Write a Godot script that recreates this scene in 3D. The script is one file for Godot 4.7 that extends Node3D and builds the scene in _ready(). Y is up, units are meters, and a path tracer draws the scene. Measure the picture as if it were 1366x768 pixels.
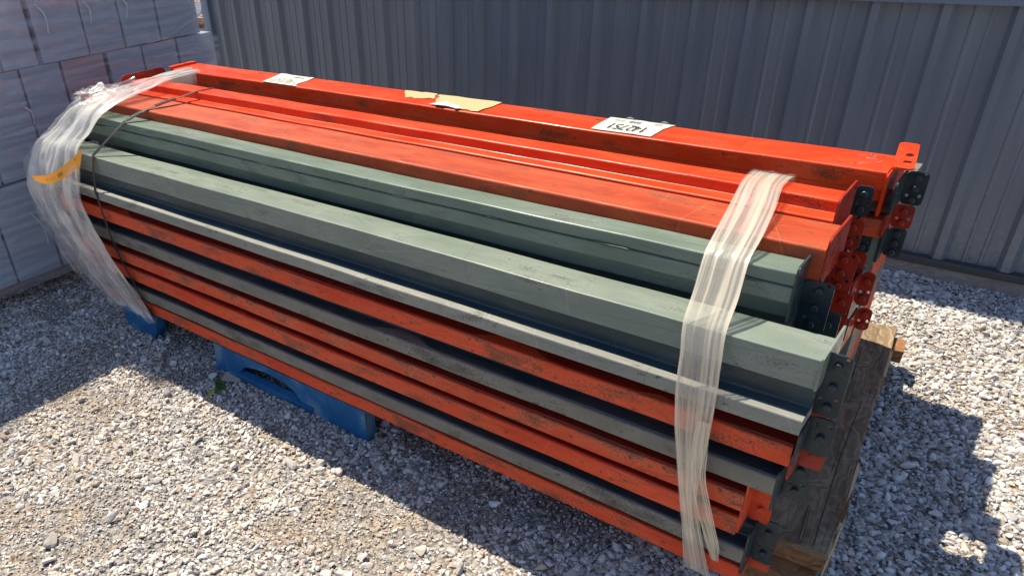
extends Node3D

# ------------------------------------------------------------------ helpers
class MB:
	var v := PackedVector3Array()
	var n := PackedVector3Array()
	var t := PackedVector2Array()
	func tri(a: Vector3, b: Vector3, c: Vector3, na: Vector3, nb: Vector3, nc: Vector3, ua := Vector2.ZERO, ub := Vector2.ZERO, uc := Vector2.ZERO) -> void:
		if (b - a).cross(c - a).dot(na + nb + nc) > 0.0:
			v.append_array([a, c, b]); n.append_array([na, nc, nb]); t.append_array([ua, uc, ub])
		else:
			v.append_array([a, b, c]); n.append_array([na, nb, nc]); t.append_array([ua, ub, uc])
	func flat(a: Vector3, b: Vector3, c: Vector3, out: Vector3, ua := Vector2.ZERO, ub := Vector2.ZERO, uc := Vector2.ZERO) -> void:
		var m := (b - a).cross(c - a).normalized()
		if m.dot(out) < 0.0:
			m = -m
		tri(a, b, c, m, m, m, ua, ub, uc)
	func quad(a: Vector3, b: Vector3, c: Vector3, d: Vector3, na: Vector3, nb: Vector3, nc: Vector3, nd: Vector3, ua := Vector2.ZERO, ub := Vector2.ZERO, uc := Vector2.ZERO, ud := Vector2.ZERO) -> void:
		tri(a, b, c, na, nb, nc, ua, ub, uc)
		tri(a, c, d, na, nc, nd, ua, uc, ud)
	func mesh() -> ArrayMesh:
		var arr := []
		arr.resize(Mesh.ARRAY_MAX)
		arr[Mesh.ARRAY_VERTEX] = v
		arr[Mesh.ARRAY_NORMAL] = n
		arr[Mesh.ARRAY_TEX_UV] = t
		var m := ArrayMesh.new()
		m.add_surface_from_arrays(Mesh.PRIMITIVE_TRIANGLES, arr)
		return m

var rng := RandomNumberGenerator.new()
var M := {}
var used := {}

func numbered(called: String) -> String:
	var k: int = used.get(called, 0)
	used[called] = k + 1
	return called if k == 0 else "%s_%03d" % [called, k]

func tag(o: Node, label := "", category := "", group := "", kind := "") -> Node:
	if label != "": o.set_meta("label", label)
	if category != "": o.set_meta("category", category)
	if group != "": o.set_meta("group", group)
	if kind != "": o.set_meta("kind", kind)
	return o

func thing(called: String, label: String, category: String, at := Vector3.ZERO, group := "") -> Node3D:
	var o := Node3D.new()
	o.name = numbered(called)
	add_child(o)
	o.position = at
	tag(o, label, category, group)
	return o

func put(called: String, m: Mesh, mat: Material, parent: Node = null) -> MeshInstance3D:
	var o := MeshInstance3D.new()
	o.mesh = m
	o.material_override = mat
	if parent == null:
		o.name = numbered(called)
		add_child(o)
	else:
		var k := 0
		var nm := called
		while parent.has_node(NodePath(nm)):
			k += 1
			nm = "%s_%03d" % [called, k]
		o.name = nm
		parent.add_child(o, true)
	return o

# outline with rounded corners: arrays of points, normals and lengths; the polygon runs counter-clockwise in (a, b)
func rounded(poly: PackedVector2Array, r: float, steps := 3) -> Array:
	var pts := PackedVector2Array()
	var nrm := PackedVector2Array()
	var c := poly.size()
	for i in c:
		var p := poly[i]
		var d1 := (p - poly[(i + c - 1) % c])
		var d2 := (poly[(i + 1) % c] - p)
		var l1 := d1.length()
		var l2 := d2.length()
		d1 /= l1; d2 /= l2
		var ang := d1.angle_to(d2)
		var n1 := Vector2(d1.y, -d1.x)
		var n2 := Vector2(d2.y, -d2.x)
		var rr := r
		var tl := rr * absf(tan(ang / 2.0))
		var most := minf(l1, l2) * 0.45
		if tl > most:
			rr *= most / tl
			tl = most
		if rr < 0.00005 or absf(ang) < 0.02:
			pts.append(p); nrm.append(n1); pts.append(p); nrm.append(n2)
			continue
		var s := p - d1 * tl
		var ctr := s - n1 * rr if ang > 0 else s + n1 * rr
		for k in steps + 1:
			var m := n1.rotated(ang * k / steps)
			pts.append(ctr + m * rr if ang > 0 else ctr - m * rr)
			nrm.append(m)
	var ln := PackedFloat32Array()
	var acc := 0.0
	for i in pts.size():
		ln.append(acc)
		acc += pts[i].distance_to(pts[(i + 1) % pts.size()])
	ln.append(acc)
	return [pts, nrm, ln]

# sweep of a (z, y) outline along x
func sweep(poly: PackedVector2Array, x0: float, x1: float, r := 0.004, segs := 24, bow := 0.0, ends := true, uoff := 0.0) -> ArrayMesh:
	var o := rounded(poly, r)
	var pts: PackedVector2Array = o[0]
	var nrm: PackedVector2Array = o[1]
	var ln: PackedFloat32Array = o[2]
	var b := MB.new()
	var c := pts.size()
	var ph := rng.randf() * 6.0
	segs = maxi(segs, 40)
	var f := func(i: int, k: int) -> Vector3:
		var u := float(i) / segs
		var dy := bow * sin(u * PI) + 0.0008 * sin(u * 9.0 + ph) + 0.0004 * sin(u * 41.0 + ph * 3.0)
		var dz := 0.0014 * sin(u * 7.0 + ph * 2.0) + 0.0006 * sin(u * 31.0 + ph * 5.0)
		return Vector3(lerpf(x0, x1, u), pts[k % c].y + dy, pts[k % c].x + dz)
	for i in segs:
		var ua := lerpf(x0, x1, float(i) / segs) / 1.3 + uoff
		var ub := lerpf(x0, x1, float(i + 1) / segs) / 1.3 + uoff
		for k in c:
			if pts[k].distance_squared_to(pts[(k + 1) % c]) < 1e-10: continue
			var na := Vector3(0, nrm[k].y, nrm[k].x)
			var nb := Vector3(0, nrm[(k + 1) % c].y, nrm[(k + 1) % c].x)
			b.quad(f.call(i, k), f.call(i + 1, k), f.call(i + 1, k + 1), f.call(i, k + 1), na, na, nb, nb,
				Vector2(ua, ln[k] / 0.33), Vector2(ub, ln[k] / 0.33), Vector2(ub, ln[k + 1] / 0.33), Vector2(ua, ln[k + 1] / 0.33))
	if ends:
		var clean := PackedVector2Array()
		var idx := []
		for k in c:
			if clean.is_empty() or clean[clean.size() - 1].distance_to(pts[k]) > 1e-5:
				clean.append(pts[k]); idx.append(k)
		var tr := Geometry2D.triangulate_polygon(clean)
		for e in [0, segs]:
			var nn := Vector3(-1 if e == 0 else 1, 0, 0)
			for q in range(0, tr.size(), 3):
				var A: Vector3 = f.call(e, idx[tr[q]])
				var B: Vector3 = f.call(e, idx[tr[q + 1]])
				var C: Vector3 = f.call(e, idx[tr[q + 2]])
				b.tri(A, B, C, nn, nn, nn, Vector2(A.z, A.y), Vector2(B.z, B.y), Vector2(C.z, C.y))
	return b.mesh()

# plate with holes: outline in (a, b), lifted to 3D by p = o + a*ea + b*eb + t*en, thickness t from 0 to th
func plate(b: MB, outline: PackedVector2Array, holes: Array, th: float, o: Vector3, ea: Vector3, eb: Vector3, uvs := 1.0) -> void:
	var en := ea.cross(eb).normalized()
	var loop := outline.duplicate()
	var order := holes.duplicate()
	order.sort_custom(func(p, q):
		var a := -1e9
		var c := -1e9
		for w in p: a = maxf(a, w.x)
		for w in q: c = maxf(c, w.x)
		return a > c)
	for h in order:                                    # bridge each hole into the outline (a keyhole)
		var ring: PackedVector2Array = h
		var hi := 0
		for i in ring.size():
			if ring[i].x > ring[hi].x: hi = i
		var best := -1
		var bx := 1e9
		var hp := ring[hi]
		for i in loop.size():                          # straight across to the nearest edge on the right
			var p := loop[i]
			var q := loop[(i + 1) % loop.size()]
			if (p.y > hp.y) == (q.y > hp.y): continue
			var xx := p.x + (q.x - p.x) * (hp.y - p.y) / (q.y - p.y)
			if xx > hp.x and xx < bx:
				bx = xx; best = i
		if best < 0: continue
		var up := loop[(best + 1) % loop.size()].y > loop[best].y
		var e := 0.00002 * (1.0 if up else -1.0)
		var nl := PackedVector2Array()
		for i in best + 1: nl.append(loop[i])
		nl.append(Vector2(bx, hp.y - e))
		nl.append(hp - Vector2(0, e))
		for k in range(1, ring.size()): nl.append(ring[(hi - k + ring.size() * 2) % ring.size()])
		nl.append(hp + Vector2(0, e))
		nl.append(Vector2(bx, hp.y + e))
		for i in range(best + 1, loop.size()): nl.append(loop[i])
		loop = nl
	var tr := Geometry2D.triangulate_polygon(loop)
	if tr.is_empty():
		loop = outline
		tr = Geometry2D.triangulate_polygon(loop)
	for side in 2:
		var off := en * (th if side == 1 else 0.0)
		var nn := en if side == 1 else -en
		for q in range(0, tr.size(), 3):
			var p := loop[tr[q]]; var r := loop[tr[q + 1]]; var s := loop[tr[q + 2]]
			b.tri(o + ea * p.x + eb * p.y + off, o + ea * r.x + eb * r.y + off, o + ea * s.x + eb * s.y + off, nn, nn, nn, p * uvs, r * uvs, s * uvs)
	var rims := [outline]
	rims.append_array(holes)
	for ri in rims.size():
		var ring: PackedVector2Array = rims[ri]
		for i in ring.size():
			var p := ring[i]; var q := ring[(i + 1) % ring.size()]
			var d := q - p
			if d.length() < 1e-6: continue
			var m2 := Vector2(d.y, -d.x).normalized() * (1.0 if ri == 0 else -1.0)
			var m := ea * m2.x + eb * m2.y
			var P := o + ea * p.x + eb * p.y
			var Q := o + ea * q.x + eb * q.y
			b.quad(P, Q, Q + en * th, P + en * th, m, m, m, m, p * uvs, q * uvs, (q + Vector2(th, th)) * uvs, (p + Vector2(th, th)) * uvs)

func rrect(x0: float, y0: float, x1: float, y1: float, r: float, steps := 4) -> PackedVector2Array:
	var o := rounded(PackedVector2Array([Vector2(x0, y0), Vector2(x1, y0), Vector2(x1, y1), Vector2(x0, y1)]), r, steps)
	return o[0]

func ring2(c: Vector2, rx: float, ry: float, k := 10) -> PackedVector2Array:
	var p := PackedVector2Array()
	for i in k:
		var a := TAU * i / k
		p.append(c + Vector2(cos(a) * rx, sin(a) * ry))
	return p

# surface of revolution about +y
func lathe(prof: Array, k := 14) -> ArrayMesh:
	var b := MB.new()
	for i in prof.size() - 1:
		var p: Vector2 = prof[i]
		var q: Vector2 = prof[i + 1]
		var d := q - p
		var m := Vector2(d.y, -d.x).normalized()
		for j in k:
			var a := TAU * j / k
			var e := TAU * (j + 1) / k
			var A := Vector3(cos(a), 0, sin(a))
			var B := Vector3(cos(e), 0, sin(e))
			var nA := A * m.x + Vector3.UP * m.y
			var nB := B * m.x + Vector3.UP * m.y
			b.quad(A * p.x + Vector3.UP * p.y, B * p.x + Vector3.UP * p.y, B * q.x + Vector3.UP * q.y, A * q.x + Vector3.UP * q.y, nA, nB, nB, nA)
	return b.mesh()

# closed box with rounded long edges, axis along x of its basis
func bar(size: Vector3, r := 0.004, wob := 0.0, segs := 1) -> ArrayMesh:
	var b := MB.new()
	var o := rounded(PackedVector2Array([Vector2(-size.z / 2, -size.y / 2), Vector2(size.z / 2, -size.y / 2), Vector2(size.z / 2, size.y / 2), Vector2(-size.z / 2, size.y / 2)]), r, 2)
	var pts: PackedVector2Array = o[0]
	var nr: PackedVector2Array = o[1]
	var ln: PackedFloat32Array = o[2]
	var c := pts.size()
	var rings := []
	for i in segs + 1:
		var ring := PackedVector3Array()
		for k in c:
			var jx := (rng.randf() - 0.5) * wob if (i == 0 or i == segs) else 0.0
			var s := 1.0 + (rng.randf() - 0.5) * wob * 2.0
			ring.append(Vector3(lerpf(-size.x / 2, size.x / 2, float(i) / segs) + jx, pts[k].y * s, pts[k].x * s))
		rings.append(ring)
	for i in segs:
		for k in c:
			var l := (k + 1) % c
			if rings[i][k].distance_squared_to(rings[i][l]) < 1e-12: continue
			var na := Vector3(0, nr[k].y, nr[k].x)
			var nb := Vector3(0, nr[l].y, nr[l].x)
			var ua: float = float(i) / segs * size.x
			var ub: float = float(i + 1) / segs * size.x
			b.quad(rings[i][k], rings[i + 1][k], rings[i + 1][l], rings[i][l], na, na, nb, nb, Vector2(ua, ln[k]), Vector2(ub, ln[k]), Vector2(ub, ln[k + 1]), Vector2(ua, ln[k + 1]))
	for e in [0, segs]:
		var ctr := Vector3(size.x / 2 * (-1 if e == 0 else 1), 0, 0)
		var m := Vector3(-1 if e == 0 else 1, 0, 0)
		for k in c:
			var A: Vector3 = rings[e][k]
			var B: Vector3 = rings[e][(k + 1) % c]
			b.tri(ctr, A, B, m, m, m, Vector2(0, 0), Vector2(A.z, A.y), Vector2(B.z, B.y))
	return b.mesh()

# smooth sheet over (u, v) in 0..1
func sheet(nu: int, nv: int, f: Callable) -> ArrayMesh:
	var p := PackedVector3Array()
	for j in nv + 1:
		for i in nu + 1:
			p.append(f.call(float(i) / nu, float(j) / nv))
	var w := nu + 1
	var nn := PackedVector3Array()
	nn.resize(p.size())
	for j in nv + 1:
		for i in nu + 1:
			var a := p[j * w + mini(i + 1, nu)] - p[j * w + maxi(i - 1, 0)]
			var b := p[mini(j + 1, nv) * w + i] - p[maxi(j - 1, 0) * w + i]
			nn[j * w + i] = a.cross(b).normalized()
	var m := MB.new()
	for j in nv:
		for i in nu:
			var k := [j * w + i, j * w + i + 1, (j + 1) * w + i + 1, (j + 1) * w + i]
			var uv := []
			for q in k:
				uv.append(Vector2(float(q % w) / nu, float(q / w) / nv))
			m.quad(p[k[0]], p[k[1]], p[k[2]], p[k[3]], nn[k[0]], nn[k[1]], nn[k[2]], nn[k[3]], uv[0], uv[1], uv[2], uv[3])
	return m.mesh()

func tube(pts: Array, rad: float, k := 6) -> ArrayMesh:
	var b := MB.new()
	var rings := []
	for i in pts.size():
		var d: Vector3 = (pts[mini(i + 1, pts.size() - 1)] - pts[maxi(i - 1, 0)]).normalized()
		var s := d.cross(Vector3(0.13, 0.97, 0.2)).normalized()
		var q := d.cross(s)
		var r := []
		for j in k:
			var a := TAU * j / k
			r.append([pts[i] + (s * cos(a) + q * sin(a)) * rad, s * cos(a) + q * sin(a)])
		rings.append(r)
	for i in pts.size() - 1:
		for j in k:
			var l := (j + 1) % k
			b.quad(rings[i][j][0], rings[i + 1][j][0], rings[i + 1][l][0], rings[i][l][0], rings[i][j][1], rings[i + 1][j][1], rings[i + 1][l][1], rings[i][l][1])
	return b.mesh()

# a flat tape of given width that follows points; side is the direction across the tape
func tape(pts: Array, width: float, th: float, side: Callable) -> ArrayMesh:
	var b := MB.new()
	var rows := []
	var acc := 0.0
	for i in pts.size():
		var d: Vector3 = (pts[mini(i + 1, pts.size() - 1)] - pts[maxi(i - 1, 0)]).normalized()
		var s: Vector3 = side.call(float(i) / (pts.size() - 1))
		s = (s - d * s.dot(d)).normalized()
		var m := s.cross(d).normalized()
		if i > 0: acc += pts[i].distance_to(pts[i - 1])
		rows.append([pts[i] - s * width / 2 - m * th / 2, pts[i] + s * width / 2 - m * th / 2, pts[i] + s * width / 2 + m * th / 2, pts[i] - s * width / 2 + m * th / 2, s, m, acc])
	for i in pts.size() - 1:
		var A = rows[i]
		var B = rows[i + 1]
		for k in 4:
			var l := (k + 1) % 4
			var na: Vector3 = [-A[5], A[4], A[5], -A[4]][k]
			var nb: Vector3 = [-B[5], B[4], B[5], -B[4]][k]
			b.quad(A[k], A[l], B[l], B[k], na, na, nb, nb, Vector2(0, A[6]), Vector2(1, A[6]), Vector2(1, B[6]), Vector2(0, B[6]))
	return b.mesh()

func spline(keys: Array, per := 8) -> Array:
	var out := []
	for i in keys.size() - 1:
		var p0: Vector3 = keys[maxi(i - 1, 0)]
		var p1: Vector3 = keys[i]
		var p2: Vector3 = keys[i + 1]
		var p3: Vector3 = keys[mini(i + 2, keys.size() - 1)]
		for k in per:
			out.append(p1.cubic_interpolate(p2, p0, p3, float(k) / per))
	out.append(keys[keys.size() - 1])
	return out

func noise(s: int, freq: float, oct := 3) -> FastNoiseLite:
	var q := FastNoiseLite.new()
	q.seed = s
	q.frequency = freq
	q.fractal_octaves = oct
	return q

func sgb(r: float, g: float, b: float) -> Color:   # a real-world (linear) colour as the sRGB that textures store
	return Color(r, g, b).linear_to_srgb()

# ------------------------------------------------------------------ textures
func scratch(im: Image, x: float, y: float, ang: float, l: float, c: Color, wd := 1) -> void:
	var w := im.get_width()
	var h := im.get_height()
	for k in int(l):
		var px := int(x + cos(ang) * k)
		var py := int(y + sin(ang) * k)
		for q in wd:
			var xx := posmod(px, w)
			var yy := posmod(py + q, h)
			im.set_pixel(xx, yy, im.get_pixel(xx, yy).lerp(c, c.a))

func paint_texture(base: Color, faded: Color, dirt: Color, s: int, dirtiness: float, scratches: int) -> ImageTexture:
	var w := 1024
	var h := 256
	var im := Image.create(w, h, false, Image.FORMAT_RGB8)
	var n1 := noise(s, 0.006, 3)
	var n2 := noise(s + 1, 0.035, 4)
	var n3 := noise(s + 2, 0.22, 3)
	for y in h:
		for x in w:
			var a := n1.get_noise_2d(x * 0.7, y * 2.0)
			var g := n2.get_noise_2d(x * 0.45, y * 1.6)
			var e := n3.get_noise_2d(x * 0.7, y)
			var c := base.lerp(faded, clampf(0.45 + a * 1.5 + g * 0.35, 0.0, 1.0))
			var d := clampf((a * 1.75 + g * 0.5 + e * 0.75 + dirtiness * 2.2 - 0.62) * 1.25, 0.0, 1.0) * 0.55
			c = c.lerp(dirt, d)
			if e > 0.52 - dirtiness * 0.6 and g > 0.05: c = c.lerp(dirt, 0.35)
			im.set_pixel(x, y, c)
	var r := RandomNumberGenerator.new()
	r.seed = s
	for k in scratches:
		var dark := r.randf() < 0.6
		var c := dirt if dark else faded.lightened(0.35)
		c.a = r.randf_range(0.15, 0.5)
		var ang := r.randf_range(-0.25, 0.25) if r.randf() < 0.55 else r.randf_range(-1.5, 1.5)
		scratch(im, r.randf() * w, r.randf() * h, ang, r.randf_range(4, 40) if r.randf() < 0.72 else r.randf_range(50, 260), c)
	for k in int(scratches * 0.5 * clampf(dirtiness * 6.0, 0.12, 1.0)):   # chips where a stack rubbed through
		var cx := r.randf() * w
		var cy := r.randf() * h
		var c := dirt.lerp(Color(0.25, 0.16, 0.12), r.randf() * 0.6)
		c.a = 0.75
		for q in r.randi_range(2, 6):
			scratch(im, cx + r.randf_range(-3, 3), cy + q, r.randf_range(-0.2, 0.2), r.randf_range(2, 9), c)
	return ImageTexture.create_from_image(im)

func rough_texture(s: int, lo: float, hi: float) -> ImageTexture:
	var im := Image.create(512, 256, false, Image.FORMAT_L8)
	var n1 := noise(s, 0.012, 4)
	for y in 256:
		for x in 512:
			var g := clampf(0.5 + n1.get_noise_2d(x, y * 2.0) * 0.9, 0, 1)
			var q := lerpf(lo, hi, g)
			im.set_pixel(x, y, Color(q, q, q))
	return ImageTexture.create_from_image(im)

func painted(tex: ImageTexture, rtex: ImageTexture, bump: Texture2D, spec := 0.5) -> StandardMaterial3D:
	var m := StandardMaterial3D.new()
	m.albedo_texture = tex
	m.roughness = 1.0
	m.roughness_texture = rtex
	m.metallic_specular = spec * 0.8
	m.heightmap_enabled = true
	m.heightmap_texture = bump
	m.heightmap_scale = 0.05
	m.uv1_triplanar = false
	return m

func plain(c: Color, rough := 0.6, spec := 0.5) -> StandardMaterial3D:
	var m := StandardMaterial3D.new()
	m.albedo_color = c
	m.roughness = rough
	m.metallic_specular = spec
	return m

func noise_bump(s: int, freq: float, px := 512) -> ImageTexture:
	var im := Image.create(px, px, false, Image.FORMAT_L8)
	var n1 := noise(s, freq, 4)
	for y in px:
		for x in px:
			var g := clampf(0.5 + n1.get_noise_2d(x, y) * 0.6, 0, 1)
			im.set_pixel(x, y, Color(g, g, g))
	return ImageTexture.create_from_image(im)

func film_texture(s: int, lo: float, hi: float, tint: Color, across: float, along: float) -> ImageTexture:
	var im := Image.create(512, 512, false, Image.FORMAT_RGBA8)
	var n1 := noise(s, 1.0, 3)
	var n2 := noise(s + 5, 1.0, 2)
	var n3 := noise(s + 9, 1.0, 4)
	for y in 512:
		for x in 512:
			var k := n2.get_noise_2d(x * 0.004, y * 0.006) * 26.0       # the streaks wander a little
			var a := n1.get_noise_2d((x + k) * across, y * along)
			var b := n3.get_noise_2d((x + k) * across * 2.7 + 70.0, y * along * 2.0)
			var g := clampf(0.5 + a * 1.25 + b * 0.4, 0.0, 1.0)
			var c := tint
			c.a = lerpf(lo, hi, g * g * (3.0 - 2.0 * g))
			im.set_pixel(x, y, c)
	return ImageTexture.create_from_image(im)

func wood_texture(light: Color, dark: Color, s: int) -> ImageTexture:
	var im := Image.create(512, 256, false, Image.FORMAT_RGB8)
	var n1 := noise(s, 1.0, 4)
	var n2 := noise(s + 3, 0.01, 3)
	for y in 256:
		for x in 512:
			var k := n2.get_noise_2d(x * 0.7, y * 1.2)
			var g := n1.get_noise_2d(x * 0.006 + k * 1.2, (y + k * 34.0) * 0.085)
			var f := n1.get_noise_2d(x * 0.02 + 40.0, y * 0.4)
			im.set_pixel(x, y, dark.lerp(light, clampf(0.5 + g * 0.8 + f * 0.35 + k * 0.35, 0, 1)))
	var r := RandomNumberGenerator.new()
	r.seed = s
	for q in 26:
		var c := dark.darkened(0.55)
		c.a = 0.55
		scratch(im, r.randf() * 512, r.randf() * 256, r.randf_range(-0.05, 0.05), r.randf_range(20, 160), c)
	return ImageTexture.create_from_image(im)

func ground_texture(s: int) -> ImageTexture:
	var im := Image.create(1024, 1024, false, Image.FORMAT_RGB8)
	var n1 := noise(s, 0.012, 4)
	var n2 := noise(s + 1, 0.09, 3)
	var n3 := noise(s + 2, 0.3, 2)
	var grey := sgb(0.31, 0.295, 0.27)
	var tan := sgb(0.36, 0.30, 0.23)
	for y in 1024:
		for x in 1024:
			var c := grey.lerp(tan, clampf(0.5 + n1.get_noise_2d(x, y) * 1.4, 0, 1))
			c = c.darkened(clampf(0.18 - n2.get_noise_2d(x, y) * 0.5 - n3.get_noise_2d(x, y) * 0.35, 0, 0.75))
			im.set_pixel(x, y, c)
	return ImageTexture.create_from_image(im)

func build_materials() -> void:
	var bump := noise_bump(5, 0.02)
	var r1 := rough_texture(11, 0.22, 0.44)
	var r2 := rough_texture(12, 0.42, 0.72)
	var dirt := sgb(0.045, 0.032, 0.026)
	var orange := sgb(0.60, 0.040, 0.006)
	M.orange = painted(paint_texture(orange, sgb(0.64, 0.060, 0.012), dirt, 21, -0.03, 140), r1, bump)
	M.orange_worn = painted(paint_texture(sgb(0.57, 0.052, 0.013), sgb(0.66, 0.088, 0.027), dirt, 22, 0.10, 300), r2, bump)
	M.orange_grimy = painted(paint_texture(sgb(0.52, 0.058, 0.016), sgb(0.62, 0.11, 0.040), dirt, 23, 0.16, 340), r2, bump)
	M.brick_red = painted(paint_texture(sgb(0.32, 0.042, 0.010), sgb(0.44, 0.064, 0.015), sgb(0.11, 0.05, 0.03), 24, 0.07, 420), r2, bump)
	M.red_dark = painted(paint_texture(sgb(0.26, 0.018, 0.009), sgb(0.34, 0.028, 0.012), dirt, 25, 0.06, 90), r1, bump)
	M.green = painted(paint_texture(sgb(0.125, 0.170, 0.132), sgb(0.165, 0.205, 0.165), sgb(0.05, 0.06, 0.05), 26, -0.03, 140), r1, bump)
	M.sage = painted(paint_texture(sgb(0.165, 0.200, 0.162), sgb(0.205, 0.238, 0.195), sgb(0.06, 0.065, 0.06), 27, -0.05, 170), r1, bump)
	M.sage_dusty = painted(paint_texture(sgb(0.205, 0.210, 0.178), sgb(0.26, 0.262, 0.222), sgb(0.05, 0.05, 0.044), 38, 0.09, 240), r2, bump)
	M.grey_grimy = painted(paint_texture(sgb(0.155, 0.146, 0.116), sgb(0.205, 0.195, 0.158), sgb(0.04, 0.038, 0.033), 28, 0.13, 260), r2, bump)
	M.orange_stained = painted(paint_texture(orange, sgb(0.66, 0.062, 0.012), dirt, 39, 0.06, 260), r1, bump)
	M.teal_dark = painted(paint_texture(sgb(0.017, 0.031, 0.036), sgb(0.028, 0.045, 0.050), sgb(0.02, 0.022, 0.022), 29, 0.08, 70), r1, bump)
	M.teal_recess_shade = painted(paint_texture(sgb(0.026, 0.044, 0.052), sgb(0.042, 0.064, 0.072), dirt, 36, 0.06, 60), r1, bump)  # for recess walls and ledges of grey beams, darkened to stand for shade
	M.red_recess_shade = painted(paint_texture(sgb(0.20, 0.014, 0.008), sgb(0.27, 0.020, 0.010), dirt, 37, 0.08, 60), r1, bump)  # the same for orange beams, recess shade put into the paint
	M.steel_dark = plain(sgb(0.05, 0.055, 0.055), 0.5)
	M.blue = painted(paint_texture(sgb(0.008, 0.085, 0.22), sgb(0.020, 0.13, 0.30), sgb(0.30, 0.27, 0.22), 31, 0.17, 160), r2, bump)
	M.wood_grey = plain(Color.WHITE, 0.85, 0.3)
	M.wood_grey.albedo_texture = wood_texture(sgb(0.34, 0.255, 0.16), sgb(0.15, 0.105, 0.062), 41)
	M.wood_brown = plain(Color.WHITE, 0.8, 0.3)
	M.wood_brown.albedo_texture = wood_texture(sgb(0.36, 0.19, 0.085), sgb(0.17, 0.085, 0.04), 42)
	M.sill = plain(Color.WHITE, 0.85, 0.3)
	M.sill.albedo_texture = wood_texture(sgb(0.36, 0.33, 0.29), sgb(0.24, 0.215, 0.185), 43)
	for k in ["wood_grey", "wood_brown", "sill"]:
		M[k].uv1_scale = Vector3(1.6, 2.6, 1)
		M[k].heightmap_enabled = true
		M[k].heightmap_texture = M[k].albedo_texture
		M[k].heightmap_scale = 0.12
	M.splinter = plain(sgb(0.55, 0.40, 0.22), 0.8, 0.3)
	# stretch film
	M.film = plain(Color.WHITE, 0.26, 0.6)
	M.film.albedo_texture = film_texture(51, 0.16, 0.56, sgb(0.78, 0.76, 0.70), 0.008, 0.0055)
	M.film.transparency = BaseMaterial3D.TRANSPARENCY_ALPHA
	M.film.cull_mode = BaseMaterial3D.CULL_DISABLED
	M.film.backlight_enabled = true
	M.film.backlight = Color(0.35, 0.35, 0.34)
	M.film_thin = M.film.duplicate()
	M.film_thin.albedo_texture = film_texture(58, 0.03, 0.34, sgb(0.80, 0.80, 0.78), 0.02, 0.02)
	M.band = M.film.duplicate()
	M.band.albedo_texture = film_texture(53, 0.34, 0.78, sgb(0.66, 0.59, 0.43), 0.012, 0.0022)
	M.wrapfilm = plain(Color.WHITE, 0.16, 0.6)
	M.wrapfilm.albedo_texture = film_texture(55, 0.0, 0.27, sgb(0.70, 0.73, 0.80), 0.006, 0.085)
	M.wrapfilm.transparency = BaseMaterial3D.TRANSPARENCY_ALPHA
	M.wrapfilm.cull_mode = BaseMaterial3D.CULL_DISABLED
	M.film_clear = plain(Color(0.95, 0.96, 0.97, 0.05), 0.10, 0.7)
	M.film_clear.transparency = BaseMaterial3D.TRANSPARENCY_ALPHA
	M.film_clear.cull_mode = BaseMaterial3D.CULL_DISABLED
	M.filmcord = plain(sgb(0.6, 0.62, 0.66), 0.3)
	M.carton = plain(sgb(0.31, 0.37, 0.42), 0.42)
	M.carton_red_reflection = plain(sgb(0.36, 0.28, 0.29), 0.45)  # reddish tint paints in the orange beams reflected by the film
	M.carton_gap = plain(sgb(0.03, 0.035, 0.05), 0.7)
	M.strap = plain(sgb(0.014, 0.013, 0.013), 0.5)
	M.seal = plain(sgb(0.12, 0.12, 0.12), 0.28)
	M.seal.metallic = 0.8
	M.tag = plain(sgb(0.93, 0.36, 0.03), 0.55)
	M.tag.cull_mode = BaseMaterial3D.CULL_DISABLED
	M.tag.backlight_enabled = true
	M.tag.backlight = Color(0.6, 0.45, 0.2)
	M.ink = plain(sgb(0.015, 0.015, 0.017), 0.6)
	M.ink_faint = plain(sgb(0.25, 0.25, 0.24), 0.7)
	M.paper = plain(sgb(0.52, 0.51, 0.44), 0.75, 0.3)
	M.kraft = plain(sgb(0.46, 0.34, 0.18), 0.8, 0.3)
	M.wall = plain(Color.WHITE, 0.3, 0.5)
	var wi := Image.create(512, 512, false, Image.FORMAT_RGB8)
	var wn := noise(61, 1.0, 3)
	for y in 512:
		for x in 512:
			var g := clampf(0.5 + wn.get_noise_2d(x * 0.03, y * 0.006) * 0.7 + wn.get_noise_2d(x * 0.3, y * 0.3) * 0.2, 0, 1)
			var low := clampf((1.0 - y / 512.0 * 6.0) * 0.8 + wn.get_noise_2d(x * 0.12, y * 0.12) * 0.9 - 0.45, 0, 0.28)
			var wc := sgb(0.128, 0.152, 0.180).lerp(sgb(0.162, 0.185, 0.213), g)
			wi.set_pixel(x, y, wc.lerp(sgb(0.30, 0.27, 0.23), low))
	M.wall.albedo_texture = ImageTexture.create_from_image(wi)
	M.wall.uv1_scale = Vector3(0.55, 0.45, 1)
	M.wall_trim = plain(sgb(0.13, 0.17, 0.23), 0.4)
	M.ground = plain(Color.WHITE, 0.95, 0.2)
	M.ground.albedo_texture = ground_texture(71)
	M.ground.uv1_scale = Vector3(90, 90, 1)
	M.stone = plain(Color.WHITE, 0.9, 0.25)
	M.stone.vertex_color_use_as_albedo = true
	M.leaf = plain(sgb(0.05, 0.10, 0.025), 0.5)
	M.leaf.backlight_enabled = true
	M.leaf.backlight = Color(0.25, 0.4, 0.1)
	M.leaf_pale = plain(sgb(0.30, 0.36, 0.05), 0.5)
	M.card = plain(sgb(0.36, 0.32, 0.26), 0.85)

# ------------------------------------------------------------------ beams
var stud_mesh: ArrayMesh

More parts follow.
